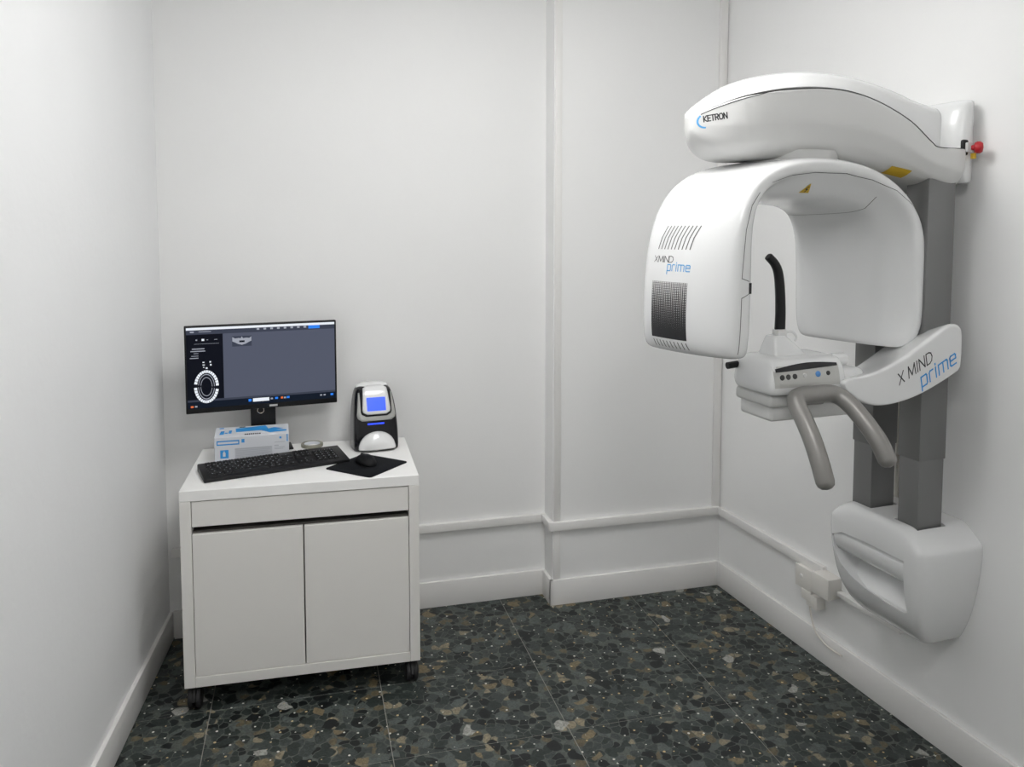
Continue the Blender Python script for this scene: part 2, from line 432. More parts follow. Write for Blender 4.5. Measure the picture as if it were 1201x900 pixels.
# skirting boards
H_SK = .113
S(slab('baseboard_left', LC, LD, LN, .0, 4.9, -SK, 0, 0, H_SK, 'trim', bev=.0012))
S(slab('baseboard_right', RC, RD, RN, .0, 4.8, -SK, 0, 0, H_SK, 'trim', bev=.0012))
S(box('baseboard_back', (-.53, YL, 0), (XJ + SK, YL + SK, H_SK), 'trim', bev=.0012))
S(box('baseboard_jog', (XJ, YR, 0), (XJ + SK, YL, H_SK), 'trim', bev=.0012))
S(box('baseboard_alcove', (XJ, YR, 0), (RC.x, YR + SK, H_SK), 'trim', bev=.0012))
# low dado trunking
ZR0, ZR1 = .338, .373
RP = .006
S(box('trim_1', (-.53, YL - RP, ZR0), (XJ + SK, YL + SK, ZR1), 'trim', bev=.0008))
S(box('trim_2', (XJ - RP, YR + .004, ZR0), (XJ + SK, YL, ZR1), 'trim', bev=.0008))
S(box('trim_3', (XJ - RP + .003, YR - RP, ZR0 - .001), (RC.x + .003, YR + SK, ZR1 + .001), 'trim', bev=.0008))
S(slab('trim_4', RC, RD, RN, .003, .70, -SK, RP, ZR0, ZR1, 'trim', bev=.0008))
# upright cover strips on the jog corner and in the far corner
S(box('trim_5', (XJ + SK + .004, YR + SK - .007, H_SK), (XJ + SK + .034, YR + SK, ZR0), 'trim', bev=.0008))
S(box('trim_6', (XJ + SK + .004, YR + SK - .007, ZR1), (XJ + SK + .034, YR + SK, CEIL), 'trim', bev=.0008))
S(box('trim_7', (RC.x - .030, YR + SK - .010, ZR1), (RC.x + .006, YR + SK, CEIL), 'trim', bev=.0008))

# ceiling light and the added fill light
for k, (x, y, sx, sy, dp, st_) in enumerate(LIGHTS):
    r = empty('ceiling_light', (x, y, CEIL))
    tag(r, ['square white box light on the ceiling above the middle of the room', 'added square fill light on the ceiling above the camera, out of view'][k], 'ceiling light', 'square ceiling lights')
    box('base_tray', (-sx / 2 - .01, -sy / 2 - .01, -.015), (sx / 2 + .01, sy / 2 + .01, 0), 'lamp_frame', r, bev=.003)
    box('diffuser', (-sx / 2, -sy / 2, -dp), (sx / 2, sy / 2, -.014), M['diffuser'][k], r, bev=.012)

# ------------------------------------------------------------------ panoramic x-ray machine on the right wall
UC, Z0 = 1.155, .385
mach = empty('panoramic_xray_machine', RC + RD * UC + Vector((0, 0, Z0)), math.atan2(RN.y, RN.x))
tag(mach, 'white panoramic dental x-ray machine with grey columns mounted on the right wall', 'x-ray machine')
def P(t, u, z): return Vector((t, u - UC, z - Z0))
WALLT = -SK
AXM, AYM = Vector((-1, 0, 0)), Vector((0, 0, 1))       # writing frame on faces that look along +u

# --- wall base
def rr(t0, t1, u0, u1, z, rad=.2):
    """rounded-rectangle ring at height z; the wall side stays square"""
    pts = []
    ru, rt = (u1 - u0) * rad * .5, (t1 - t0) * rad
    seq = [(t0, u0), (t0, u0 + .006), (t0, (u0 + u1) / 2), (t0, u1 - .006), (t0, u1), (t0 + .006, u1), ((t0 + t1 - rt) / 2, u1 - .002), (t1 - rt, u1), (t1 - rt * .25, u1 - ru * .25), (t1, u1 - ru), (t1, u0 + (u1 - u0) * .65), (t1, (u0 + u1) / 2), (t1, u0 + (u1 - u0) * .35),
           (t1, u0 + ru), (t1 - rt * .25, u0 + ru * .25), (t1 - rt, u0), ((t0 + t1 - rt) / 2, u0 + .002), (t0 + .006, u0)]
    return [P(t, u, z) for t, u in seq]
W = WALLT
base = loft('wall_base', [
    rr(W, .105, 1.036, 1.278, .386), rr(W, .118, 1.030, 1.284, .3865), rr(W, .130, 1.024, 1.290, .391), rr(W, .172, 1.004, 1.308, .428), rr(W, .207, .985, 1.330, .49),
    rr(W, .222, .970, 1.346, .57), rr(W, .228, .960, 1.355, .64), rr(W, .228, .958, 1.357, .692), rr(W, .227, .960, 1.355, .706), rr(W, .224, .974, 1.342, .722), rr(W, .217, 1.000, 1.314, .744),
    rr(W, .208, 1.015, 1.298, .755), rr(W, .198, 1.03, 1.285, .760), rr(W, .19, 1.04, 1.275, .761)], 'plastic', mach, sub=2)
def cutter(pts, fn, a, b):
    o = prism('cutter', pts, fn, a, b, None, mach); return o
def boolean(o, c):
    md = o.modifiers.new('b', 'BOOLEAN'); md.operation = 'DIFFERENCE'; md.object = c; md.solver = 'EXACT'
    bake(o); bpy.data.objects.remove(c)
    try: o.data.set_sharp_from_angle(angle=R(40))
    except Exception: pass
rec = [(.990, .640), (1.000, .595), (1.025, .555), (1.070, .528), (1.13, .512), (1.21, .503), (1.280, .500), (1.294, .506), (1.294, .668), (1.15, .670), (1.04, .664)]
boolean(base, cutter(rec, lambda u, z, t: P(t, u, z), .135, .30))
for u0, u1 in ((1.012, 1.108), (1.202, 1.294)):
    boolean(base, cutter([(u0, .066), (u1, .066), (u1, .176), (u0, .176)], lambda u, t, z: P(t, u, z), .70, .80))
# roller-shaped cover inside the recess and its floor ledge
prof = [(.134, .669), (.205, .669), (.220, .655), (.223, .635), (.217, .612), (.204, .594), (.186, .583), (.160, .580), (.134, .580)]
prism('recess_cover', prof, lambda t, z, u: P(t, u, z), .998, 1.293, 'plastic', mach, bev=.003)
prof = [(.134, .556), (.160, .545), (.190, .525), (.203, .512), (.203, .498), (.134, .498)]
prism('recess_ledge', prof, lambda t, z, u: P(t, u, z), 1.022, 1.293, 'plastic', mach, bev=.002)

# --- columns
for name_u in ((1.020, 1.100), (1.210, 1.286)):
    u0, u1 = name_u
    c = box('column', P(.075, u0, .700), P(.170, u1, .965), 'column', mach, bev=.003)
    box('upper_segment', P(.072, u0 - .003, .962), P(.174, u1 + .003, 1.80), 'column', c, bev=.003)
tube('cable_bundle', [P(.006, 1.046, .72), P(.010, 1.050, .9), P(.004, 1.047, 1.05), P(.008, 1.050, 1.3)], .011, 'cable', mach, seg=8)
tube('cable_bundle', [P(.012, 1.066, .72), P(.006, 1.062, .85), P(.014, 1.068, 1.0), P(.008, 1.062, 1.12), P(.010, 1.064, 1.3)], .008, 'tan_cable', mach, seg=8)

# --- overhead arm: belly and top cover
def belly(t, zs, zb, w):
    h = zs - zb
    half = [(w, zs), (w * 1.0, zs - .22 * h), (w * .995, zs - .46 * h), (w * .97, zs - .53 * h), (w * .88, zs - .72 * h), (w * .83, zs - .80 * h), (w * .60, zb + .02 * h), (w * .2, zb)]
    top = [(w * .96, zs + .001), (w * .4, zs + .001)]
    ring = [(UC + a, z) for a, z in half] + [(UC - a, z) for a, z in half[::-1]] + [(UC - a, z) for a, z in top] + [(UC + a, z) for a, z in top[::-1]]
    return [P(t, u, z) for u, z in ring]
over = loft('overhead_arm', [belly(*a) for a in [
    (.050, 1.886, 1.762, .150), (.075, 1.886, 1.757, .160), (.120, 1.886, 1.766, .166), (.172, 1.886, 1.782, .165), (.200, 1.902, 1.790, .162), (.270, 1.955, 1.808, .158), (.370, 1.999, 1.830, .157), (.460, 2.023, 1.840, .157),
    (.535, 2.031, 1.845, .157), (.614, 2.029, 1.845, .156), (.725, 2.016, 1.842, .154), (.760, 2.009, 1.840, .150), (.806, 2.000, 1.845, .137),
    (.841, 1.988, 1.862, .108), (.866, 1.975, 1.884, .070), (.880, 1.965, 1.905, .036), (.885, 1.958, 1.922, .015)]], 'plastic_mat', mach, sub=2)
def cover(t, zs, zt, w):
    h = zt - zs
    k = min(1., max(0., (t - .20) / .28)); mx_ = lambda a, b: a + (b - a) * k
    half = [(w, zs), (w * mx_(.99, .975), zs + .05 * h), (w * mx_(.965, .86), zs + mx_(.45, .36) * h), (w * mx_(.90, .66), zs + mx_(.84, .74) * h), (w * mx_(.66, .42), zs + mx_(.98, .94) * h), (w * .18, zt)]
    ring = [(UC + a, z) for a, z in half] + [(UC - a, z) for a, z in half[::-1]]
    return [P(t, u, z) for u, z in ring]
topc = loft('top_cover', [cover(*a) for a in [
    (.060, 1.890, 2.024, .080), (.110, 1.888, 2.030, .080), (.172, 1.888, 2.043, .084), (.200, 1.904, 2.052, .090), (.270, 1.957, 2.068, .108), (.370, 2.001, 2.087, .132), (.460, 2.025, 2.097, .150),
    (.550, 2.033, 2.099, .155), (.640, 2.030, 2.090, .155), (.725, 2.018, 2.072, .153), (.760, 2.011, 2.060, .149), (.806, 2.002, 2.030, .136),
    (.841, 1.990, 2.005, .106), (.866, 1.977, 1.986, .068), (.879, 1.967, 1.972, .034), (.884, 1.960, 1.963, .013)]], 'plastic', over, sub=2)
def plate_ring(z, t1, hw): return [P(W, UC - hw, z), P(W, UC + hw, z), P(t1 * .7, UC + hw, z), P(t1, UC + hw - .006, z), P(t1, UC - hw + .006, z), P(t1 * .7, UC - hw, z)]
wp = loft('wall_plate', [plate_ring(1.788, .055, .132), plate_ring(1.792, .062, .140), plate_ring(1.82, .078, .146), plate_ring(1.90, .086, .147), plate_ring(1.99, .072, .145), plate_ring(2.026, .058, .141), plate_ring(2.034, .046, .134)], 'plastic', over, sub=1)
tree_o, tree_c = bvh(over), bvh(topc)
# logo on the overhead arm
st, xe = word('KETRON', .0150, gap=.15, xs=.74)
org = P(.905, 1.40, 1.921)
ax_l, ay_l = Vector((-.995, 0, .105)).normalized(), Vector((.105, 0, .995)).normalized()
def on_face(polys): return [[(x, y) for x, y in p] for p in polys]
ax_l = Vector((-.93, .36, .10)).normalized(); ay_l = Vector((.09, 0, 1)); ay_l = (ay_l - ax_l * ay_l.dot(ax_l)).normalized()
def uplane(px_t, z): return P(px_t, 1.34, z)
decal_lines('logo_lettering', st, .0027, 'ink', tree_o, uplane(.928, 1.937), ax_l, ay_l, over, step=.004)
arc = [(.004 + .018 * math.cos(a), .002 + .018 * math.sin(a)) for a in [R(130 + k * 13) for k in range(11)]]
decal_lines('logo_swoosh', [arc], .0042, 'lblue', tree_o, uplane(.928, 1.937), ax_l, ay_l, over, step=.004)
# dark joint between belly and cover
seam_w = [(.881, 1.963, .028), (.866, 1.976, .070), (.841, 1.989, .108), (.806, 2.001, .137), (.760, 2.010, .150), (.725, 2.017, .154), (.614, 2.030, .156), (.535, 2.032, .157), (.460, 2.024, .157), (.370, 2.000, .157), (.270, 1.956, .158), (.200, 1.903, .162), (.172, 1.887, .165), (.080, 1.887, .160)]
seam_path = [tree_o.find_nearest(P(t + .03, UC + w_ + .02, z + .0005))[0] if t > .75 else P(t, UC + w_ - .0012, z - .001) for t, z, w_ in seam_w]
tube('seam_line', seam_path, .0014, 'seam', over, seg=6, n=4)
# warning label under the arm
decal_patch('warning_label', -.032, -.024, .032, .020, 'yellow', tree_o, P(.265, 1.262, 1.815), Vector((-1, 0, 0)), Vector((0, .8, .6)), over, 4, 4, .0012)
# emergency stop
es = box('emergency_stop_bracket', P(.046, UC + .138, 1.868), P(.068, UC + .150, 1.914), 'black', mach, bev=.005)
box('bracket_block', P(.036, UC + .144, 1.877), P(.060, UC + .158, 1.905), 'greyplastic', es, bev=.003)
mt = Matrix.Translation(P(.040, UC + .156, 1.890)) @ Vector((-.75, .66, 0)).to_track_quat('Z', 'Y').to_matrix().to_4x4()
stop = lathe('emergency_stop_button', [(.008, -.004), (.008, .004), (.0145, .006), (.0175, .012), (.0175, .020), (.0135, .026), (.0, .029)], 'red', mach, 24, mt)
box('yellow_tag', P(.030, UC + .150, 1.858), P(.040, UC + .162, 1.874), 'yellow', stop, bev=.001)

# --- rotating C-arm: source box, bridge and sensor shell
TA = .54
EP = Vector((-.97834, -.20702, 0)); EQ = Vector((-.20702, .97834, 0)); EZ = Vector((0, 0, 1))
def Q(p, q, z): return P(TA, UC, z) + EP * p + EQ * q
def csec(po, zo, pi, zi, wq, fl=0., conc=0., ro=0.):
    """ring between inner (pi,zi) and outer (po,zo) profile points; fl flares the near inner edge, conc hollows the inner face"""
    O, I = Vector((po, zo)), Vector((pi, zi))
    ring = []
    inner = [(-.97, .06), (-.80, 0), (-.4, conc * .7), (0, conc), (.38, conc + fl * .06), (.60, fl * .26 + conc * .7), (.80, fl * .74 + conc * .3), (.95, fl * .95)]
    near = [(1.0, fl + (1 - fl) * (.25 - .05 * ro)), (1.0, fl + (1 - fl) * (.65 - .25 * ro))]
    outer = [(.97, .93 - .38 * ro), (.84, 1. - .30 * ro), (.45, 1.0 - .075 * ro), (0, 1.015 + .01 * ro), (-.4, 1.01), (-.80, 1. - .05 * ro), (-.95, .93 - .1 * ro)]
    far = [(-1., .65), (-1., .3)]
    for q, a in inner + near + outer + far:
        c = I.lerp(O, a); ring.append(Q(c.x, q * wq, c.y))
    return ring
C = loft('rotating_arm', [csec(*a) for a in [
    (-.410, 1.320, -.350, 1.320, .140, 0, 0, 1), (-.438, 1.323, -.340, 1.323, .152, 0, 0, 1), (-.454, 1.345, -.335, 1.345, .159, 0, 0, 1), (-.458, 1.43, -.333, 1.43, .161, 0, 0, 1), (-.453, 1.53, -.332, 1.53, .161, 0, 0, 1), (-.435, 1.630, -.328, 1.625, .160, .05, 0, .9),
    (-.400, 1.715, -.315, 1.680, .159, .15, 0, .6), (-.338, 1.785, -.280, 1.712, .158, .4, 0, .3), (-.250, 1.826, -.225, 1.724, .158, .6, 0, .1), (-.130, 1.846, -.125, 1.727, .160, .68, 0), (0.0, 1.850, 0.0, 1.727, .165, .68, 0),
    (.110, 1.836, .085, 1.724, .174, .66, 0), (.205, 1.800, .150, 1.712, .184, .62, 0), (.285, 1.745, .195, 1.690, .192, .6, .05), (.338, 1.675, .222, 1.645, .197, .60, .12), (.358, 1.590, .234, 1.580, .199, .60, .18), (.362, 1.500, .238, 1.50, .199, .60, .18), (.358, 1.400, .240, 1.40, .199, .60, .15),
    (.346, 1.345, .243, 1.340, .194, .6, .08), (.322, 1.312, .248, 1.308, .182, .5, 0), (.300, 1.302, .258, 1.302, .162, .3, 0)]], 'plastic', mach, sub=2)
tree = bvh(C)
# swivel collar
lathe('swivel_collar', [(.150, -.03), (.150, -.004), (.146, .002), (.13, .004), (.13, .03)], 'greyplastic', C, 48, Matrix.Translation(Q(-.02, 0, 1.840)))
# writing and vents on the source face (looks along -EP)
SA, SB = EQ.copy(), EZ.copy()
orgS = Q(-.46, 0, 0) 
def SZ(z): return z  # heights on this face are world heights
def spoly(polys): return polys
o0 = Q(-.46, 0, 1.5)
# vents
for k in range(10):
    x = -.084 + k * .0132
    decal_lines('vent_slot', [[(x, .100), (x + .006, .130), (x + .019, .160)]], .0030, 'slot', tree, o0, SA, SB, C, .0006, .004)
st, xe = word('XMIND', .0160, -.094, .064, gap=.20, xs=1.40)
decal_lines('lettering_dark', st, .0017, 'ink', tree, o0, SA, SB, C, .0006, .004)
st, xe = word('prime', .0225, -.036, .042, gap=.27, xs=.90)
decal_lines('lettering_blue', st, .0025, 'lblue', tree, o0, SA, SB, C, .0006, .004)
decal_patch('halftone_panel', -.093, -.140, .040, .012, 'halftone', tree, o0, SA, SB, C, 14, 16, .0006)
for k in range(10):
    x = -.086 + k * .0136
    decal_lines('vent_slot', [[(x, -.148), (x + .006, -.163)]], .0030, 'slot', tree, o0, SA, SB, C, .0006, .003)
# joint lines on the near side (looks along EQ)
o1 = Q(0, .16, 1.5); NA = EP.copy()
decal_lines('seam_line', [[(-.318, .245), (-.346, .212), (-.366, .150), (-.376, .060), (-.379, .028), (-.352, .020)]], .0018, 'seam', tree, o1, NA, EZ, C, .0006, .006)
decal_lines('seam_line', [[(-.352, -.012), (-.379, -.022), (-.382, -.165)]], .0018, 'seam', tree, o1, NA, EZ, C, .0006, .006)
nb = bmesh.new(); mt_n = Matrix((( *EP, 0), (*EQ, 0), (0, 0, 1, 0), (0, 0, 0, 1))).transposed(); mt_n.translation = Q(-.347, .150, 1.502)
box_bm(nb, (-.004, -.014, -.014), (.005, .010, .014), .001, 1, mt_n); from_bm('window_notch', nb, 'black', C)
lip = [(-.305, .250), (-.28, .268), (-.19, .2935), (-.10, .304), (.02, .305), (.12, .290), (.21, .265), (.300, .230), (.345, .190), (.352, .12), (.352, -.02), (.345, -.09)]
# edge line where the ceiling of the C meets the sensor shell
decal_lines('seam_line', [[(-.27, .272), (-.19, .2935), (-.10, .304), (.02, .305), (.12, .290), (.21, .262), (.28, .22), (.325, .170), (.342, .10), (.345, .0), (.340, -.10), (.325, -.15)]], .0014, 'seam', tree, o1, NA, EZ, C, .0006, .006)
# joint where the ceiling of the C meets the sensor shell
oj = Q(.185, 0, 1.705); AYJ = (EZ - EP).normalized()
decal_lines('seam_line', [[(-.170, 0), (-.06, .0), (.06, .003), (.105, .008), (.145, .035)]], .0016, 'seam', tree, oj, EQ, AYJ, C, .0006, .006)
# warning triangle on the bevel of the bridge
ot = Q(-.080, .118, 1.760); AYT = (EZ * .85 + EQ * .53).normalized()
tw, th_ = .020, .034
bm = bmesh.new(); rows_ = []
for r_ in range(6):
    f_ = r_ / 5; hw_ = tw * (1 - f_) + .0006
    rows_.append([bm.verts.new(cast(tree, ot, EP, AYT, hw_ * (k / 2 - 1), -.017 + th_ * f_, .001)) for k in range(5)])
for r_ in range(5):
    for k in range(4): bm.faces.new((rows_[r_][k], rows_[r_][k + 1], rows_[r_ + 1][k + 1], rows_[r_ + 1][k]))
me = bpy.data.meshes.new('warning_triangle'); bm.to_mesh(me); bm.free(); link('warning_triangle', me, 'yellow', C, False)
decal_lines('triangle_mark', [[(.002, .006), (-.004, -.003), (.003, -.004), (-.001, -.013)]], .003, 'ink', tree, ot, EP, AYT, C, .0018, .004)

# --- carriage with big lettering
prof = [(.106, 1.374), (.118, 1.382), (.145, 1.386), (.170, 1.376), (.235, 1.337), (.319, 1.290), (.400, 1.258), (.470, 1.246), (.520, 1.244), (.525, 1.225), (.500, 1.198), (.469, 1.180), (.424, 1.162), (.376, 1.158), (.310, 1.166), (.243, 1.184), (.170, 1.216), (.122, 1.240), (.106, 1.249), (.101, 1.262), (.100, 1.31), (.101, 1.36)]
def near_skin(t, z): return P(t, 1.358 - .02 * max(0, (t - .40) / .12) ** 2, z)
bm = bmesh.new()
us = [(1.135, .88, -.080), (1.150, .98, -.078), (1.25, 1.0, -.040), (1.338, 1.0, -.006), (1.350, .995, -.001), (1.3575, .97, -.003), (1.359, .93, -.006)]
cz = 1.26; ct = .29
rings = []
for u, s, dz in us:
    rings.append([P(ct + (t - ct) * (1 - (1 - s) * .5), u, cz + (z - cz) * s + dz * min(1., max(0., (z - 1.19) / .10)) * (1. if t > .102 else .9)) for t, z in prof])
car = loft('support_carriage', rings, 'plastic', mach, sub=2)
tree_car = bvh(car)
oc = P(.330, 1.40, 1.217)
slope = Vector((-.890, 0, .455)).normalized(); sup = Vector((-.12, 0, 1)).normalized()
st, xe = word('X MIND', .0315, gap=.24)
decal_lines('lettering_dark', st, .0034, 'ink', tree_car, oc, slope, Vector((.20, 0, 1)).normalized(), car, .0006, .006)
oc2 = P(.248, 1.40, 1.205)
st, xe = word('prime', .040, gap=.26, xs=.90)
decal_lines('lettering_blue', st, .0047, 'blue_ink', tree_car, oc2, slope, Vector((.20, 0, 1)).normalized(), car, .0006, .006)

# --- control console
def crr(z, t0, t1, u0, u1, r=.02):
    s = [(t0, u0 + r), (t0, u1 - r), (t0 + r * .3, u1 - r * .3), (t0 + r, u1), ((t0 + t1) / 2, u1), (t1 - r, u1), (t1 - r * .3, u1 - r * .3), (t1, u1 - r), (t1, (u0 + u1) / 2), (t1, u0 + r), (t1 - r * .3, u0 + r * .3), (t1 - r, u0), ((t0 + t1) / 2, u0), (t0 + r, u0), (t0 + r * .3, u0 + r * .3)]
    return [P(t, u, z) for t, u in s]
cons = loft('control_console', [crr(1.206, .50, .735, 1.17, 1.335), crr(1.210, .492, .742, 1.165, 1.342), crr(1.228, .49, .748, 1.16, 1.345), crr(1.262, .49, .744, 1.162, 1.338),
    crr(1.292, .495, .736, 1.168, 1.328), crr(1.303, .502, .726, 1.176, 1.316), crr(1.306, .53, .70, 1.20, 1.29)], 'plastic', mach, sub=2)
tree_k = bvh(cons)
ok = P(.62, 1.42, 1.255)
decal_patch('button_panel', -.112, -.026, .100, .030, 'silver', tree_k, ok, AXM, AYM, cons, 14, 6, .0008)
bm = bmesh.new(); g = []
for k in range(15):
    f_ = k / 14; x = -.106 + .202 * f_
    yl = .0155 + .009 * f_; yh = yl + .004 + .0125 * math.sin(math.pi * min(1, .12 + f_ * .80))
    g.append([bm.verts.new(cast(tree_k, ok, AXM, AYM, x, yl + (yh - yl) * r_ / 4, .0024) ) for r_ in range(5)])
for k in range(14):
    for r_ in range(4): bm.faces.new((g[k][r_], g[k + 1][r_], g[k + 1][r_ + 1], g[k][r_ + 1]))
me = bpy.data.meshes.new('display_strip'); bm.to_mesh(me); bm.free(); link('display_strip', me, 'black_gloss', cons, False)
for x, mm_, r_ in ((-.088, 'seam', .0075), (-.069, 'seam', .0075), (-.048, 'seam', .0075), (-.016, 'greyplastic', .006), (.028, 'button_blue', .0085), (.062, 'seam', .0065)):
    c = cast(tree_k, ok, AXM, AYM, x, .004 + x * .03, 0)
    lathe('button', [(r_, 0), (r_, .0015), (r_ * .8, .0025), (0, .0027)], mm_, cons, 16, Matrix.Translation(c) @ Matrix.Rotation(R(-84), 4, 'X'))
# lower body of the console and its link to the carriage
box('console_tray', P(.50, 1.165, 1.172), P(.735, 1.325, 1.206), 'greyplastic', cons, bev=.009, seg=3)
box('console_underbody', P(.44, 1.170, 1.130), P(.722, 1.312, 1.176), 'plastic_mat', cons, bev=.010, seg=3)
tube('side_knob', [P(.50, 1.28, 1.285), P(.455, 1.28, 1.285)], .018, 'plastic', cons, seg=20, n=0)
tube('bite_holder', [P(.738, 1.18, 1.270), P(.772, 1.18, 1.267)], .010, 'black', cons, seg=10, n=0)
box('console_neck', P(.40, 1.16, 1.165), P(.53, 1.31, 1.262), 'plastic', cons, bev=.02, seg=3)

# --- chin support with black head rod
ch = loft('chin_support', [crr(1.300, .582, .690, 1.200, 1.285, .01), crr(1.304, .582, .690, 1.200, 1.285, .01), crr(1.330, .605, .685, 1.21, 1.275, .01), crr(1.352, .632, .682, 1.218, 1.268, .01), crr(1.358, .636, .679, 1.222, 1.264, .01)], 'plastic', mach, sub=1)
box('rod_socket', P(.632, 1.228, 1.350), P(.662, 1.258, 1.374), 'plastic_mat', ch, bev=.004)
tube('cable_loop', [P(.632, 1.25, 1.365), P(.612, 1.252, 1.366), P(.600, 1.255, 1.352), P(.603, 1.255, 1.340)], .0035, 'plastic', ch, seg=8)
def head_rod():
    path = smooth_path([P(.646, 1.243, 1.362), P(.645, 1.243, 1.42), P(.648, 1.243, 1.48), P(.655, 1.243, 1.53), P(.668, 1.243, 1.557), P(.690, 1.243, 1.578)], 5)
    rings = []
    for i, p in enumerate(path):
        d = (path[min(i + 1, len(path) - 1)] - path[max(i - 1, 0)]).normalized()
        b = Vector((0, 1, 0)); nn = d.cross(b).normalized(); k = i / (len(path) - 1)
        a, h = .0155 - .0045 * k, .011
        rings.append([p + nn * a * x + b * h * y for x, y in ((1, .6), (.6, 1), (-.6, 1), (-1, .6), (-1, -.6), (-.6, -1), (.6, -1), (1, -.6))])
    return loft('head_rod', rings, 'black', mach, sub=1)
head_rod()

# --- grey handle bar
HR = .0235
HB = [(.700, 1.502, 1.022), (.705, 1.488, 1.065), (.708, 1.462, 1.118), (.709, 1.428, 1.165), (.706, 1.400, 1.192), (.696, 1.382, 1.207), (.675, 1.375, 1.213), (.640, 1.373, 1.214), (.600, 1.373, 1.214), (.575, 1.376, 1.212), (.556, 1.388, 1.203), (.543, 1.415, 1.182), (.530, 1.450, 1.146), (.516, 1.482, 1.103), (.506, 1.502, 1.060)]
tube('handle_bar', [P(*h_) for h_ in HB], HR, 'handle', mach, seg=20, n=5)
for a_, b_ in ((HB[1], HB[0]), (HB[-2], HB[-1])):
    dv = (P(*b_) - P(*a_)).normalized()
    lathe('handle_tip', [(HR, -.002), (HR, 0), (HR * .88, .010), (HR * .55, .017), (0, .020)], 'handle', mach, 20, Matrix.Translation(P(*b_)) @ dv.to_track_quat('Z', 'Y').to_matrix().to_4x4())
box('handle_bracket', P(.60, 1.31, 1.185), P(.66, 1.378, 1.215), 'handle', mach, bev=.006)

# ------------------------------------------------------------------ sockets and cord under the dado rail on the right wall
def Wl(t, u, z): return RC + RD * u + RN * t + Vector((0, 0, z))
RZ = math.atan2(RN.y, RN.x)
sk = empty('wall_socket', Wl(W, .625, .262), RZ)
tag(sk, 'small cream wall socket with a plug, just under the dado rail', 'socket')
def bl(name, t0, t1, u0, u1, z0, z1, org, m, par, bev=.002):
    o_ = org; return box(name, (t0 - o_[0], u0 - o_[1], z0 - o_[2]), (t1 - o_[0], u1 - o_[1], z1 - o_[2]), m, par, bev)
og = (W, .625, .262)
bl('back_box', W, .020, .578, .670, .262, .342, og, 'cream', sk, .002)
bl('face_plate', .019, .028, .575, .673, .259, .345, og, 'cream', sk, .003)
lathe('switch', [(.008, 0), (.008, .002), (.006, .003), (0, .003)], 'trim', sk, 16, Matrix.Translation((.042, -.015, .045)) @ Matrix.Rotation(R(90), 4, 'Y'))
jb = empty('junction_box', Wl(W, .74, .285), RZ)
tag(jb, 'larger cream junction box between the socket and the x-ray machine base', 'junction box')
og = (W, .74, .285)
bl('body', W, .042, .694, .782, .285, .362, og, 'cream', jb, .003)
bl('lid', .041, .050, .692, .784, .283, .364, og, 'cream', jb, .003)
pg = empty('power_plug', Wl(W, .65, .215), RZ)
tag(pg, 'cream power plug hanging below the wall socket with a thin cord', 'plug')
og = (W, .65, .215)
bl('body', W, .030, .612, .668, .222, .262, og, 'cream', pg, .004)
bl('strain_relief', W, .028, .640, .700, .205, .255, og, 'cream', pg, .004)
cordp = [(.012, .640, .212), (.014, .655, .165), (.016, .680, .120), (.010, .700, .098), (.008, .735, .085), (.008, .775, .084), (.008, .815, .086)]
tube('cord', [Vector((t - W, u - .65, z - .215)) for t, u, z in cordp], .0035, 'cable', pg, seg=8)
cd = prism('cable_duct', [(W, .30), (.012, .30), (.012, .318), (W, .318)], lambda t, z, u: Wl(t, u, z), .786, 1.08, 'trim', None, .002)
tag(cd, 'thin white cable duct running from junction box under the machine base', 'cable duct')

# ------------------------------------------------------------------ cabinet on castors
CR = R(-1.6)
CW, CD, CH, CB = .803, .535, .776, .090
cab = empty('rolling_cabinet', (-.0145 + .007, 2.784 + CD / 2, 0), CR)
tag(cab, 'white rolling cabinet with one drawer and two doors on black castors', 'cabinet')
x0, x1, y0, y1 = -CW / 2, CW / 2, -CD / 2, CD / 2
TH = .036
box('top_panel', (x0, y0, CH - TH), (x1, y1, CH), 'cab_top', cab, bev=.0012, seg=1)
box('side_panel', (x0, y0, CB), (x0 + TH, y1, CH - TH - .0006), 'cab', cab, bev=.0012, seg=1)
box('side_panel', (x1 - TH, y0, CB), (x1, y1, CH - TH - .0006), 'cab', cab, bev=.0012, seg=1)
box('bottom_panel', (x0 + TH + .0006, y0, CB), (x1 - TH - .0006, y1, CB + TH), 'cab', cab, bev=.0012, seg=1)
box('back_panel', (x0 + TH, y1 - .012, CB + TH), (x1 - TH, y1 - .004, CH - TH), 'cab', cab)
box('inner_divider', (x0 + TH, y0 + .03, .612), (x1 - TH, y1 - .012, .628), 'cab_dark', cab)
box('drawer_front', (x0 + TH + .002, y0 + .003, .650), (x1 - TH - .002, y0 + .021, CH - TH - .003), 'cab', cab, bev=.001, seg=1)
dr = box('drawer_box', (x0 + TH + .012, y0 + .021, .655), (x1 - TH - .012, y1 - .03, .72), 'cab_dark', cab)
for a, b in ((x0 + TH + .002, -.0022), (.0022, x1 - TH - .002)):
    box('door', (a, y0 + .003, CB + TH + .002), (b, y0 + .021, .624), 'cab', cab, bev=.001, seg=1)
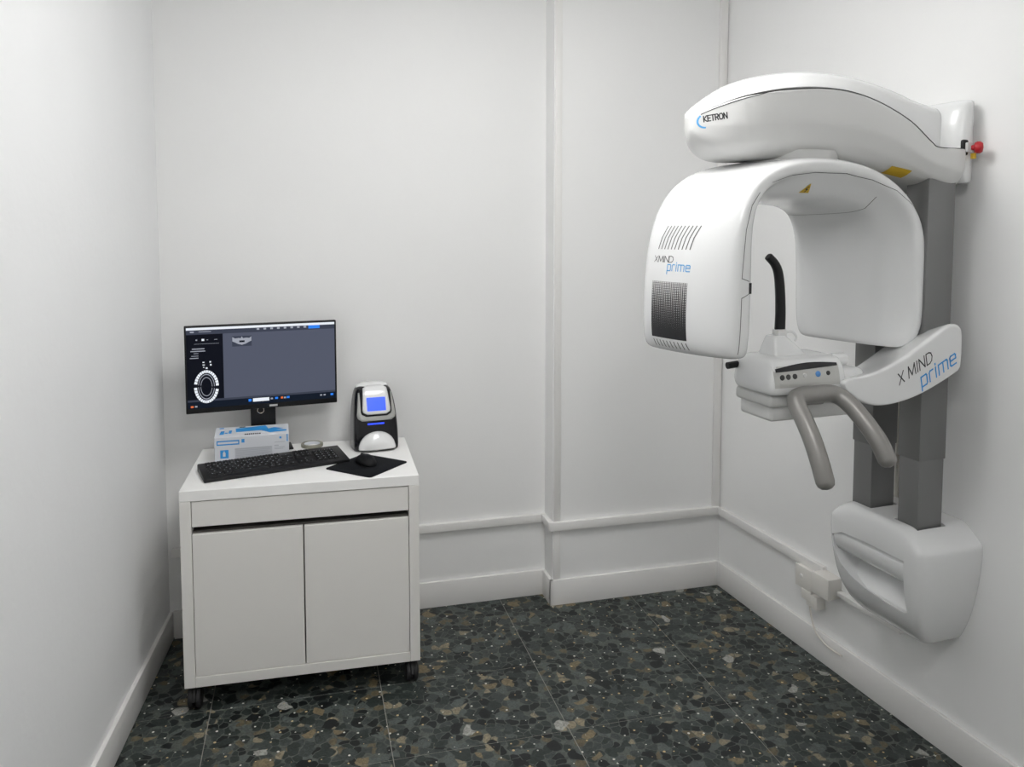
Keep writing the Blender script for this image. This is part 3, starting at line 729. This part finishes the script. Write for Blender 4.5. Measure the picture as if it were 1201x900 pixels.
for sx in (-1, 1):
    for sy in (-1, 1):
        cx, cy = sx * (CW / 2 - .028), sy * (CD / 2 - .042)
        ca = box('castor', (cx - .012, cy - .014, .060), (cx + .012, cy + .014, CB + .001), 'rubber', cab, bev=.003)
        for wx in (-1, 1):
            lathe('wheel', [(.0, -.010), (.030, -.010), (.037, -.006), (.038, .0), (.037, .006), (.030, .010), (0, .010)], 'rubber', ca, 28, Matrix.Translation((cx + wx * .0125, cy, .038)) @ Matrix.Rotation(R(90), 4, 'Y'))
        bm = bmesh.new()
        # half-round hood over the twin wheels
        N = 10
        ptsA = [Vector((0, cy + .041 * math.cos(math.pi * k / N), .038 + .041 * math.sin(math.pi * k / N))) for k in range(N + 1)]
        va = [[bm.verts.new((cx + s * .005, p.y, p.z)) for p in ptsA] for s in (-1, 1)]
        bm.faces.new(va[0]); bm.faces.new(va[1][::-1])
        for k in range(N + 1): bm.faces.new((va[0][k], va[1][k], va[1][(k + 1) % (N + 1)], va[0][(k + 1) % (N + 1)]))
        from_bm('hood', bm, 'rubber', ca)
ZT = CH

# ------------------------------------------------------------------ monitor
MW, MH = .565, .335
mon = empty('monitor', (-.157, 3.205, ZT), .132)
tag(mon, 'black flat screen monitor showing dental x-ray software on the cabinet', 'monitor')
zc = 1.122 - ZT
zb, zt_ = zc - MH / 2, zc + MH / 2
box('housing', (-MW / 2, 0, zb), (MW / 2, .022, zt_), 'black', mon, bev=.003)
box('rear_bulge', (-.17, .020, zc - .12), (.17, .045, zc + .10), 'black', mon, bev=.012)
sx0, sx1, sz0, sz1 = -MW / 2 + .007, MW / 2 - .007, zb + .020, zt_ - .007
scr = box('screen', (sx0, -.0012, sz0), (sx1, .002, sz1), 's_bg', mon, smooth=False)
SWd, SHt = sx1 - sx0, sz1 - sz0
def sq(bm, a, b, c, d, lay):
    y = -.0013 - .00012 * lay
    X = lambda v: sx0 + SWd * v; Z = lambda v: sz1 - SHt * v
    f = bm.faces.new([bm.verts.new((X(a), y, Z(d))), bm.verts.new((X(c), y, Z(d))), bm.verts.new((X(c), y, Z(b))), bm.verts.new((X(a), y, Z(b)))])
def screen_part(name, rects, m, lay):
    for r in rects:
        bm = bmesh.new(); sq(bm, *r, lay)
        me = bpy.data.meshes.new(name); bm.to_mesh(me); bm.free(); link(name, me, m, scr, False)
screen_part('side_pane', [(0, .085, .235, .905)], 's_dark', 1)
screen_part('title_bar', [(0, 0, 1, .030)], 's_white', 1)
screen_part('tool_bar', [(0, .030, 1, .085)], 's_bar', 1)
screen_part('task_bar', [(0, .915, 1, 1.0)], 's_task', 1)
screen_part('status_bar', [(0, .893, 1, .918)], 's_bar', 2)
screen_part('search_field', [(.425, .925, .535, .968)], 's_white', 3)
screen_part('tool_icon', [(.46 + k * .046, .035, .478 + k * .046, .058) for k in range(8)] + [(.025, .045, .05, .062), (.08, .048, .16, .056)], 's_mid', 3)
screen_part('blue_tab', [(.815, .030, .895, .072)], 's_blue', 3)
screen_part('task_icon', [(.395, .93, .415, .962), (.575, .93, .595, .955), (.655, .93, .675, .955), (.965, .935, .985, .962)], 's_blue', 3)
screen_part('orange_icon', [(.018, .965, .036, .988), (.615, .93, .63, .955)], 's_orange', 3)
screen_part('tray_icon', [(.045, .965, .06, .985), (.545, .935, .56, .955), (.635, .935, .65, .955), (.89, .94, .905, .958), (.915, .94, .93, .958)], 's_mid', 3)
screen_part('pane_text', [(.035, .255, .115, .268), (.025, .285, .12, .296), (.045, .315, .075, .322), (.03, .345, .075, .352), (.02, .37, .075, .38), (.06, .145, .07, .16), (.13, .15, .14, .158), (.18, .15, .20, .156), (.05, .2, .21, .203)], 's_mid', 3)
screen_part('pane_mark', [(.098, .140, .115, .165), (.10, .425, .113, .437), (.145, .42, .155, .438), (.10, .458, .115, .468), (.148, .455, .158, .475), (.103, .487, .111, .497), (.12, .495, .132, .513), (.122, .53, .130, .545)], 's_white', 3)
# tooth chart: a ring of small teeth with two thin ovals inside
bm = bmesh.new()
def oval(k, n, rx, rz): a = 2 * math.pi * k / n; return rx * math.sin(a), rz * math.cos(a)
cxo, czo = .122, .735
X = lambda v: sx0 + SWd * v; Z = lambda v: sz1 - SHt * v
def oval_bm(bm, r0, r1, n, skip, lay):
    for k in range(n):
        fr = k / n
        if skip(fr): continue
        q = [oval(k, n, *r0), oval(k + skip.w, n, *r0), oval(k + skip.w, n, *r1), oval(k, n, *r1)]
        bm.faces.new([bm.verts.new((X(cxo + a), -.0013 - .00012 * lay, Z(czo - b))) for a, b in q])
class Sk:
    def __init__(s, w): s.w = w
    def __call__(s, fr): return abs(fr - .25) < .014 or abs(fr - .75) < .014
oval_bm(bm, (.061, .172), (.080, .205), 32, Sk(.86), 3)
me = bpy.data.meshes.new('tooth_chart'); bm.to_mesh(me); bm.free(); tag(link('tooth_chart', me, 's_white', scr, False), kind='stuff')
bm = bmesh.new(); oval_bm(bm, (.049, .148), (.053, .158), 40, Sk(1.), 3); oval_bm(bm, (.035, .110), (.038, .118), 40, Sk(1.), 3)
me = bpy.data.meshes.new('chart_ring'); bm.to_mesh(me); bm.free(); tag(link('chart_ring', me, 's_mid', scr, False), kind='stuff')
# small panoramic x-ray thumbnail
screen_part('thumbnail', [(.295, .125, .425, .255)], 's_bar', 2)
bm = bmesh.new()
def zz(y): return Z(y)
top_ = [(.297, .135), (.315, .155), (.34, .15), (.352, .155), (.36, .130), (.368, .155), (.39, .15), (.41, .155), (.423, .135)]
bot_ = [(.297, .19), (.315, .205), (.335, .225), (.35, .232), (.36, .238), (.37, .232), (.385, .225), (.405, .205), (.423, .19)]
for k in range(8):
    bm.faces.new([bm.verts.new((X(a), -.0013 - .00012 * 3, Z(b))) for a, b in (top_[k], bot_[k], bot_[k + 1], top_[k + 1])])
me = bpy.data.meshes.new('jaw_image'); bm.to_mesh(me); bm.free(); link('jaw_image', me, 's_mid', scr, False)
screen_part('jaw_gap', [(.342, .182, .378, .205)], 's_dark', 4)
# brand mark, neck, foot
box('brand_mark', (.020, -.0008, zb + .006), (.050, .0005, zb + .013), 'greyplastic', mon, smooth=False)
box('neck', (-.048, .024, .004), (.045, .046, zb + .06), 'black', mon, bev=.003)
bm = bmesh.new(); tube_bm(bm, [Vector((-.012 + .012 * math.cos(2 * math.pi * k / 24 * .85 + 2.0), .018, zb - .010 + .012 * math.sin(2 * math.pi * k / 24 * .85 + 2.0))) for k in range(25)], .0022, 8)
from_bm('cable_ring', bm, 'metalring', mon)
box('foot', (-.11, .012, 0), (.11, .105, .008), 'black', mon, bev=.003)

# ------------------------------------------------------------------ glove box
gb = empty('glove_box', (-.200, 3.098 + .052, ZT), R(1.5))
tag(gb, 'white and blue cardboard glove box in front of the monitor', 'box')
GW, GD, GH = .268, .100, .099
bm = bmesh.new(); box_bm(bm, (-GW / 2, -GD / 2, 0), (GW / 2, GD / 2, GH), .001, 1)
for v in bm.verts:
    if v.co.z > .05 and v.co.y > 0: v.co.z += .014
gbody = from_bm('carton', bm, 'card', gb)
FY = -GD / 2 - .0004
def flat(name, polys, m, par=gbody):
    for p in polys:
        bm = bmesh.new(); bm.faces.new([bm.verts.new(v) for v in p])
        me = bpy.data.meshes.new(name); bm.to_mesh(me); bm.free(); link(name, me, m, par, False)
def fr(a, b, c, d, y=FY): # front rect fractions, from top left
    X_ = lambda v: -GW / 2 + GW * v; Z_ = lambda v: GH * (1 - v)
    return [(X_(a), y, Z_(d)), (X_(c), y, Z_(d)), (X_(c), y, Z_(b)), (X_(a), y, Z_(b))]
def tp(pts, lift=.0006):
    return [(-GW / 2 + GW * a, -GD / 2 + GD * b, GH + .014 * b + lift) for a, b in pts]
flat('front_banner', [fr(.03, .12, .33, .30)], 'blue_ink'); flat('banner_text', [fr(.045, .17, .315, .25, FY - .0003)], 'card')
flat('front_mark', [fr(.36, .10, .40, .24), fr(.87, .10, .90, .18), fr(.97, .02, .985, .3)], 'blue_ink')
flat('front_badge', [fr(.075, .48, .185, .80)], 'blue_ink'); flat('badge_hand', [fr(.11, .58, .145, .73, FY - .0003), fr(.118, .53, .135, .6, FY - .0003)], 'card')
flat('front_text', [fr(.27, .46, .76, .49), fr(.28, .53, .74, .55), fr(.28, .59, .72, .61), fr(.28, .65, .74, .67), fr(.28, .71, .72, .73), fr(.28, .77, .74, .79), fr(.80, .30, .95, .32), fr(.80, .42, .86, .45), fr(.80, .5, .94, .52), fr(.8, .56, .92, .58)], 'print_grey')
flat('text_block', [fr(.27, .44, .77, .86, FY + .0002)], mat('pale_grey_print', (.52, .54, .58), .6, var=.03))
flat('top_banner', [tp([(.28, .45), (.62, .50), (.74, .22), (.97, .28), (.97, .42), (.82, .45), (.93, .55), (.80, .72), (.72, .62), (.68, .95), (.27, .80)])], 'blue_ink')
flat('top_logo', [tp([(.06, .28), (.12, .28), (.125, .62), (.075, .62)]), tp([(.13, .35), (.17, .35), (.17, .45), (.13, .45)]), tp([(.18, .35), (.22, .35), (.225, .65), (.185, .65)]), tp([(.05, .85), (.11, .85), (.11, .95), (.05, .95)])], 'blue_ink')
flat('top_text', [tp([(.40 + k * .028, .12), (.42 + k * .028, .12), (.42 + k * .028, .24), (.40 + k * .028, .24)]) for k in range(8)] + [tp([(.32, .88), (.40, .88), (.40, .97), (.32, .97)])], 'ink')

# ------------------------------------------------------------------ keyboard
KA = math.atan2(2.997 - 2.865, .159 + .345); KL, KD = .520, .158
kb = empty('keyboard', ((-.345 + .159) / 2 - math.sin(KA) * KD / 2, (2.865 + 2.997) / 2 + math.cos(KA) * KD / 2, ZT), KA)
tag(kb, 'long black keyboard lying across the cabinet top in front of glove box', 'keyboard')
bm = bmesh.new(); box_bm(bm, (-KL / 2, -KD / 2, 0), (KL / 2, KD / 2, .013), .004, 2)
for v in bm.verts: v.co.z += (v.co.y + KD / 2) / KD * (.016 if v.co.z > .006 else .0)
from_bm('tray', bm, 'black', kb)
slope_k = .016 / KD
key_mesh = {}
def key(x, y, wx, wy=.0155):
    k = (round(wx, 4), round(wy, 4))
    if k not in key_mesh:
        bm = bmesh.new()
        b4 = [bm.verts.new((sx * wx / 2, sy * wy / 2, 0)) for sx, sy in ((-1, -1), (1, -1), (1, 1), (-1, 1))]
        t4 = [bm.verts.new((sx * (wx / 2 - .0022), sy * (wy / 2 - .002) + .0008, .0055)) for sx, sy in ((-1, -1), (1, -1), (1, 1), (-1, 1))]
        bm.faces.new(t4); bm.faces.new(b4[::-1])
        for i in range(4): bm.faces.new((b4[i], b4[(i + 1) % 4], t4[(i + 1) % 4], t4[i]))
        me = bpy.data.meshes.new('key'); bm.to_mesh(me); bm.free(); me.materials.append(M['key']); key_mesh[k] = me
    o = bpy.data.objects.new('key', key_mesh[k]); COL.objects.link(o); o.parent = kb
    o.location = (x, y, .0125 + (y + KD / 2) * slope_k); o.rotation_euler = (math.atan(slope_k), 0, 0)
    return o
U_ = .0205
kx0 = -KL / 2 + .022
rows = [[(1, 13)], [(1, 13), (2, 1)], [(1.5, 1), (1, 12), (1.5, 1)], [(1.75, 1), (1, 11), (2.25, 1)], [(2.25, 1), (1, 10), (2.75, 1)], [(1.25, 3), (6.25, 1), (1.25, 4)]]
legend = []
for r_i, row in enumerate(rows):
    y = KD / 2 - .020 - r_i * .0205 - (.006 if r_i else 0)
    x = kx0
    for wu, cnt in row:
        for k in range(cnt):
            key(x + wu * U_ / 2, y, wu * U_ - .002); legend.append((x + wu * U_ / 2 - .003, y)); x += wu * U_
    for blk, n_ in ((kx0 + 15.35 * U_, 3), (kx0 + 18.7 * U_, 4)):
        if n_ == 3 and r_i == 3: continue
        for k in range(n_):
            if n_ == 3 and r_i == 4 and k != 1: continue
            if n_ == 4 and r_i == 0: continue
            key(blk + (k + .5) * U_, y, U_ - .002); legend.append((blk + (k + .5) * U_ - .003, y))
# legends printed on the caps
bm = bmesh.new()
for x, y in legend:
    z = .0125 + (y + KD / 2) * slope_k + .0060
    bm.faces.new([bm.verts.new((x + a, y + .002 + b, z + b * slope_k)) for a, b in ((0, 0), (.0035, 0), (.0035, .0042), (0, .0042))])
me = bpy.data.meshes.new('key_legends'); bm.to_mesh(me); bm.free()
kl = link('key_legends', me, 'print_grey', kb, False); kl['kind'] = 'stuff'

# ------------------------------------------------------------------ mouse pad and mouse
pd_ang = R(46)
mp = empty('mouse_pad', (.216, 2.936, ZT), pd_ang)
bm = bmesh.new()
hw, hd, rc = .111, .107, .014
pts = []
for cxp, cyp, a0 in ((hw - rc, hd - rc, 0), (-hw + rc, hd - rc, 90), (-hw + rc, -hd + rc, 180), (hw - rc, -hd + rc, 270)):
    for k in range(6): pts.append((cxp + rc * math.cos(R(a0 + 18 * k)), cyp + rc * math.sin(R(a0 + 18 * k))))
bm.free()
prism('pad', pts, lambda x, y, h: Vector((x, y, h)), 0, .003, 'pad', mp, .0008)
tag(mp, 'black cloth mouse pad turned like a diamond at the cabinet corner', 'mouse pad')
ms = empty('mouse', (.213, 2.955, ZT + .003), R(22))
tag(ms, 'small black computer mouse resting on the dark pad', 'mouse')
rings = []
for y, wv, hv in ((-.054, .010, .008), (-.050, .020, .018), (-.035, .029, .030), (-.012, .032, .037), (.015, .031, .036), (.035, .029, .028), (.048, .024, .018), (.053, .014, .010)):
    rings.append([Vector((wv * a, y, hv * b)) for a, b in ((-.85, 0), (-1, .25), (-.92, .62), (-.55, .92), (0, 1), (.55, .92), (.92, .62), (1, .25), (.85, 0), (0, 0))])
mb = loft('shell', rings, 'mouse', ms, sub=2)
lathe('scroll_wheel', [(.0, -.003), (.009, -.003), (.010, 0), (.009, .003), (0, .003)], 'rubber', ms, 16, Matrix.Translation((0, .030, .024)) @ Matrix.Rotation(R(90), 4, 'Y'))
tube('button_split', [Vector((0, .012, .0366)), Vector((0, .030, .0315)), Vector((0, .044, .021))], .0008, 'slot', ms, seg=6, n=3)

# ------------------------------------------------------------------ tape roll
tr = empty('tape_roll', (.022, 3.262, ZT))
tag(tr, 'olive beige tape roll lying flat behind the keyboard', 'tape roll')
bm = bmesh.new(); seg = 40
prof = [(.034, 0), (.042, 0), (.0435, .002), (.0435, .011), (.042, .013), (.034, .013), (.032, .011), (.032, .002)]
rg = [[bm.verts.new((r * math.cos(2 * math.pi * k / seg), r * math.sin(2 * math.pi * k / seg), z)) for r, z in prof] for k in range(seg)]
for k in range(seg):
    for i in range(8): bm.faces.new((rg[k][i], rg[(k + 1) % seg][i], rg[(k + 1) % seg][(i + 1) % 8], rg[k][(i + 1) % 8]))
from_bm('tape', bm, 'tape', tr)
bm = bmesh.new(); prof = [(.0305, .0), (.0318, .0), (.0318, .012), (.0305, .012)]
rg = [[bm.verts.new((r * math.cos(2 * math.pi * k / seg), r * math.sin(2 * math.pi * k / seg), z)) for r, z in prof] for k in range(seg)]
for k in range(seg):
    for i in range(4): bm.faces.new((rg[k][i], rg[(k + 1) % seg][i], rg[(k + 1) % seg][(i + 1) % 4], rg[k][(i + 1) % 4]))
from_bm('core', bm, 'card', tr)

# ------------------------------------------------------------------ imaging plate scanner
sc_ = empty('plate_scanner', (.264, 3.215, ZT), R(5))
tag(sc_, 'black and white desktop plate scanner with a glowing blue display', 'scanner')
# body: side profile (y,z) lofted over x
def srr(z, hw, yf, yb, r=.02):
    s = [(-hw, yf + r), (-hw + r * .3, yf + r * .3), (-hw + r, yf), (0, yf), (hw - r, yf), (hw - r * .3, yf + r * .3), (hw, yf + r), (hw, (yf + yb) / 2), (hw, yb - r), (hw - r, yb), (0, yb), (-hw + r, yb), (-hw, yb - r), (-hw, (yf + yb) / 2)]
    return [Vector((x, y, z)) for x, y in s]
SH = .255
bodyr = [srr(0, .088, -.082, .080), srr(.004, .091, -.085, .082), srr(.06, .090, -.085, .083), srr(.12, .087, -.078, .083), srr(.17, .083, -.062, .082), srr(.215, .076, -.042, .078), srr(.238, .068, -.026, .07), srr(.246, .055, -.01, .055)]
sb_ = loft('body', bodyr, 'black_gloss', sc_, sub=2)
tree_s = bvh(sb_)
def shell_patch(name, outline, m, thick=.006, par=sc_, nx=10, ny=12, org=Vector((0, -.3, 0)), off=.001):
    """curved plate: grid between left(z), right(z) outline cast on the body from the front, thickened"""
    z0_, z1_, hwf = outline
    bm = bmesh.new(); g = []
    for j in range(ny + 1):
        z = z0_ + (z1_ - z0_) * j / ny; hw = hwf(j / ny); row = []
        for i in range(nx + 1):
            x = -hw + 2 * hw * i / nx
            hit = tree_s.ray_cast(Vector((x, -.4, z)), Vector((0, 1, 0)), .6)
            y = hit[0].y if hit[0] else -.02
            row.append(bm.verts.new((x, y - off, z)))
        g.append(row)
    for j in range(ny):
        for i in range(nx): bm.faces.new((g[j][i], g[j][i + 1], g[j + 1][i + 1], g[j + 1][i]))
    o = from_bm(name, bm, m, par)
    md = o.modifiers.new('s', 'SOLIDIFY'); md.thickness = thick; md.offset = 1.; bake(o)
    return o
def rounded(hw0, hw1, rb, rt=0.):
    def f(k):
        h = hw0 + (hw1 - hw0) * k
        if rb and k < rb: h -= (1 - math.sqrt(max(0, 1 - (1 - k / rb) ** 2))) * .020
        if rt and k > 1 - rt: h -= (1 - math.sqrt(max(0, 1 - (1 - (1 - k) / rt) ** 2))) * .020
        return h
    return f
shell_patch('silver_fascia', (.120, .232, rounded(.078, .064, .22, .1)), 'silver', .005, off=.0035)
shell_patch('black_collar', (.137, .236, rounded(.061, .060, .2)), 'black', .006, off=.0055)
hood = shell_patch('white_hood', (.144, .245, rounded(.057, .046, .2, .1)), 'plastic', .010, off=.008)
# domed white lid on top
lathe('white_cap', [(.070, .0), (.068, .012), (.058, .020), (.035, .026), (0, .028)], 'plastic', sc_, 32, Matrix.Translation((0, .030, .230)) @ Matrix.Diagonal((.98, .74, 1, 1)))
tree_h = bvh(hood)
def front_cast(x, z, off):
    hit = tree_h.ray_cast(Vector((x, -.4, z)), Vector((0, 1, 0)), .6)
    return Vector((x, (hit[0].y if hit[0] else -.08) - off, z))
bm = bmesh.new(); g = [[bm.verts.new(front_cast(-.037 + .074 * i / 4, .160 + .050 * j / 4, .0012)) for i in range(5)] for j in range(5)]
for j in range(4):
    for i in range(4): bm.faces.new((g[j][i], g[j][i + 1], g[j + 1][i + 1], g[j + 1][i]))
from_bm('display', bm, 'lcd', hood)
# lit slot
bm = bmesh.new(); g = []
for i in range(9):
    x = -.036 + .066 * i / 8
    ys = []
    for z in (.1045, .1105):
        hit = tree_s.ray_cast(Vector((x, -.4, z)), Vector((0, 1, 0)), .6); ys.append(bm.verts.new((x, hit[0].y - .0015, z)))
    g.append(ys)
for i in range(8): bm.faces.new((g[i][0], g[i + 1][0], g[i + 1][1], g[i][1]))
from_bm('light_slot', bm, 'led', sc_)
# white half-moon tray bulging at the bottom front
def tray():
    bm = bmesh.new(); n1, n2 = 14, 8; g = []
    for j in range(n2 + 1):
        row = []
        for i in range(n1 + 1):
            a = math.pi * i / n1; k = j / n2
            x = -math.cos(a) * .074 * (1 - .0 * k); hz = math.sin(a) * .074
            z = .006 + hz * (1 - k) * .92
            bulge = .030 * math.sin(a) ** .6 * math.sin(math.pi / 2 * min(1, k * 1.35))
            row.append(bm.verts.new((x, -.0845 - bulge, z + .004)))
        g.append(row)
    for j in range(n2):
        for i in range(n1):
            vs = (g[j][i], g[j][i + 1], g[j + 1][i + 1], g[j + 1][i]); bm.faces.new(vs)
    bmesh.ops.remove_doubles(bm, verts=bm.verts, dist=.0004)
    o = from_bm('tray', bm, 'plastic', sc_)
    md = o.modifiers.new('s', 'SOLIDIFY'); md.thickness = .004; bake(o); return o
tray()
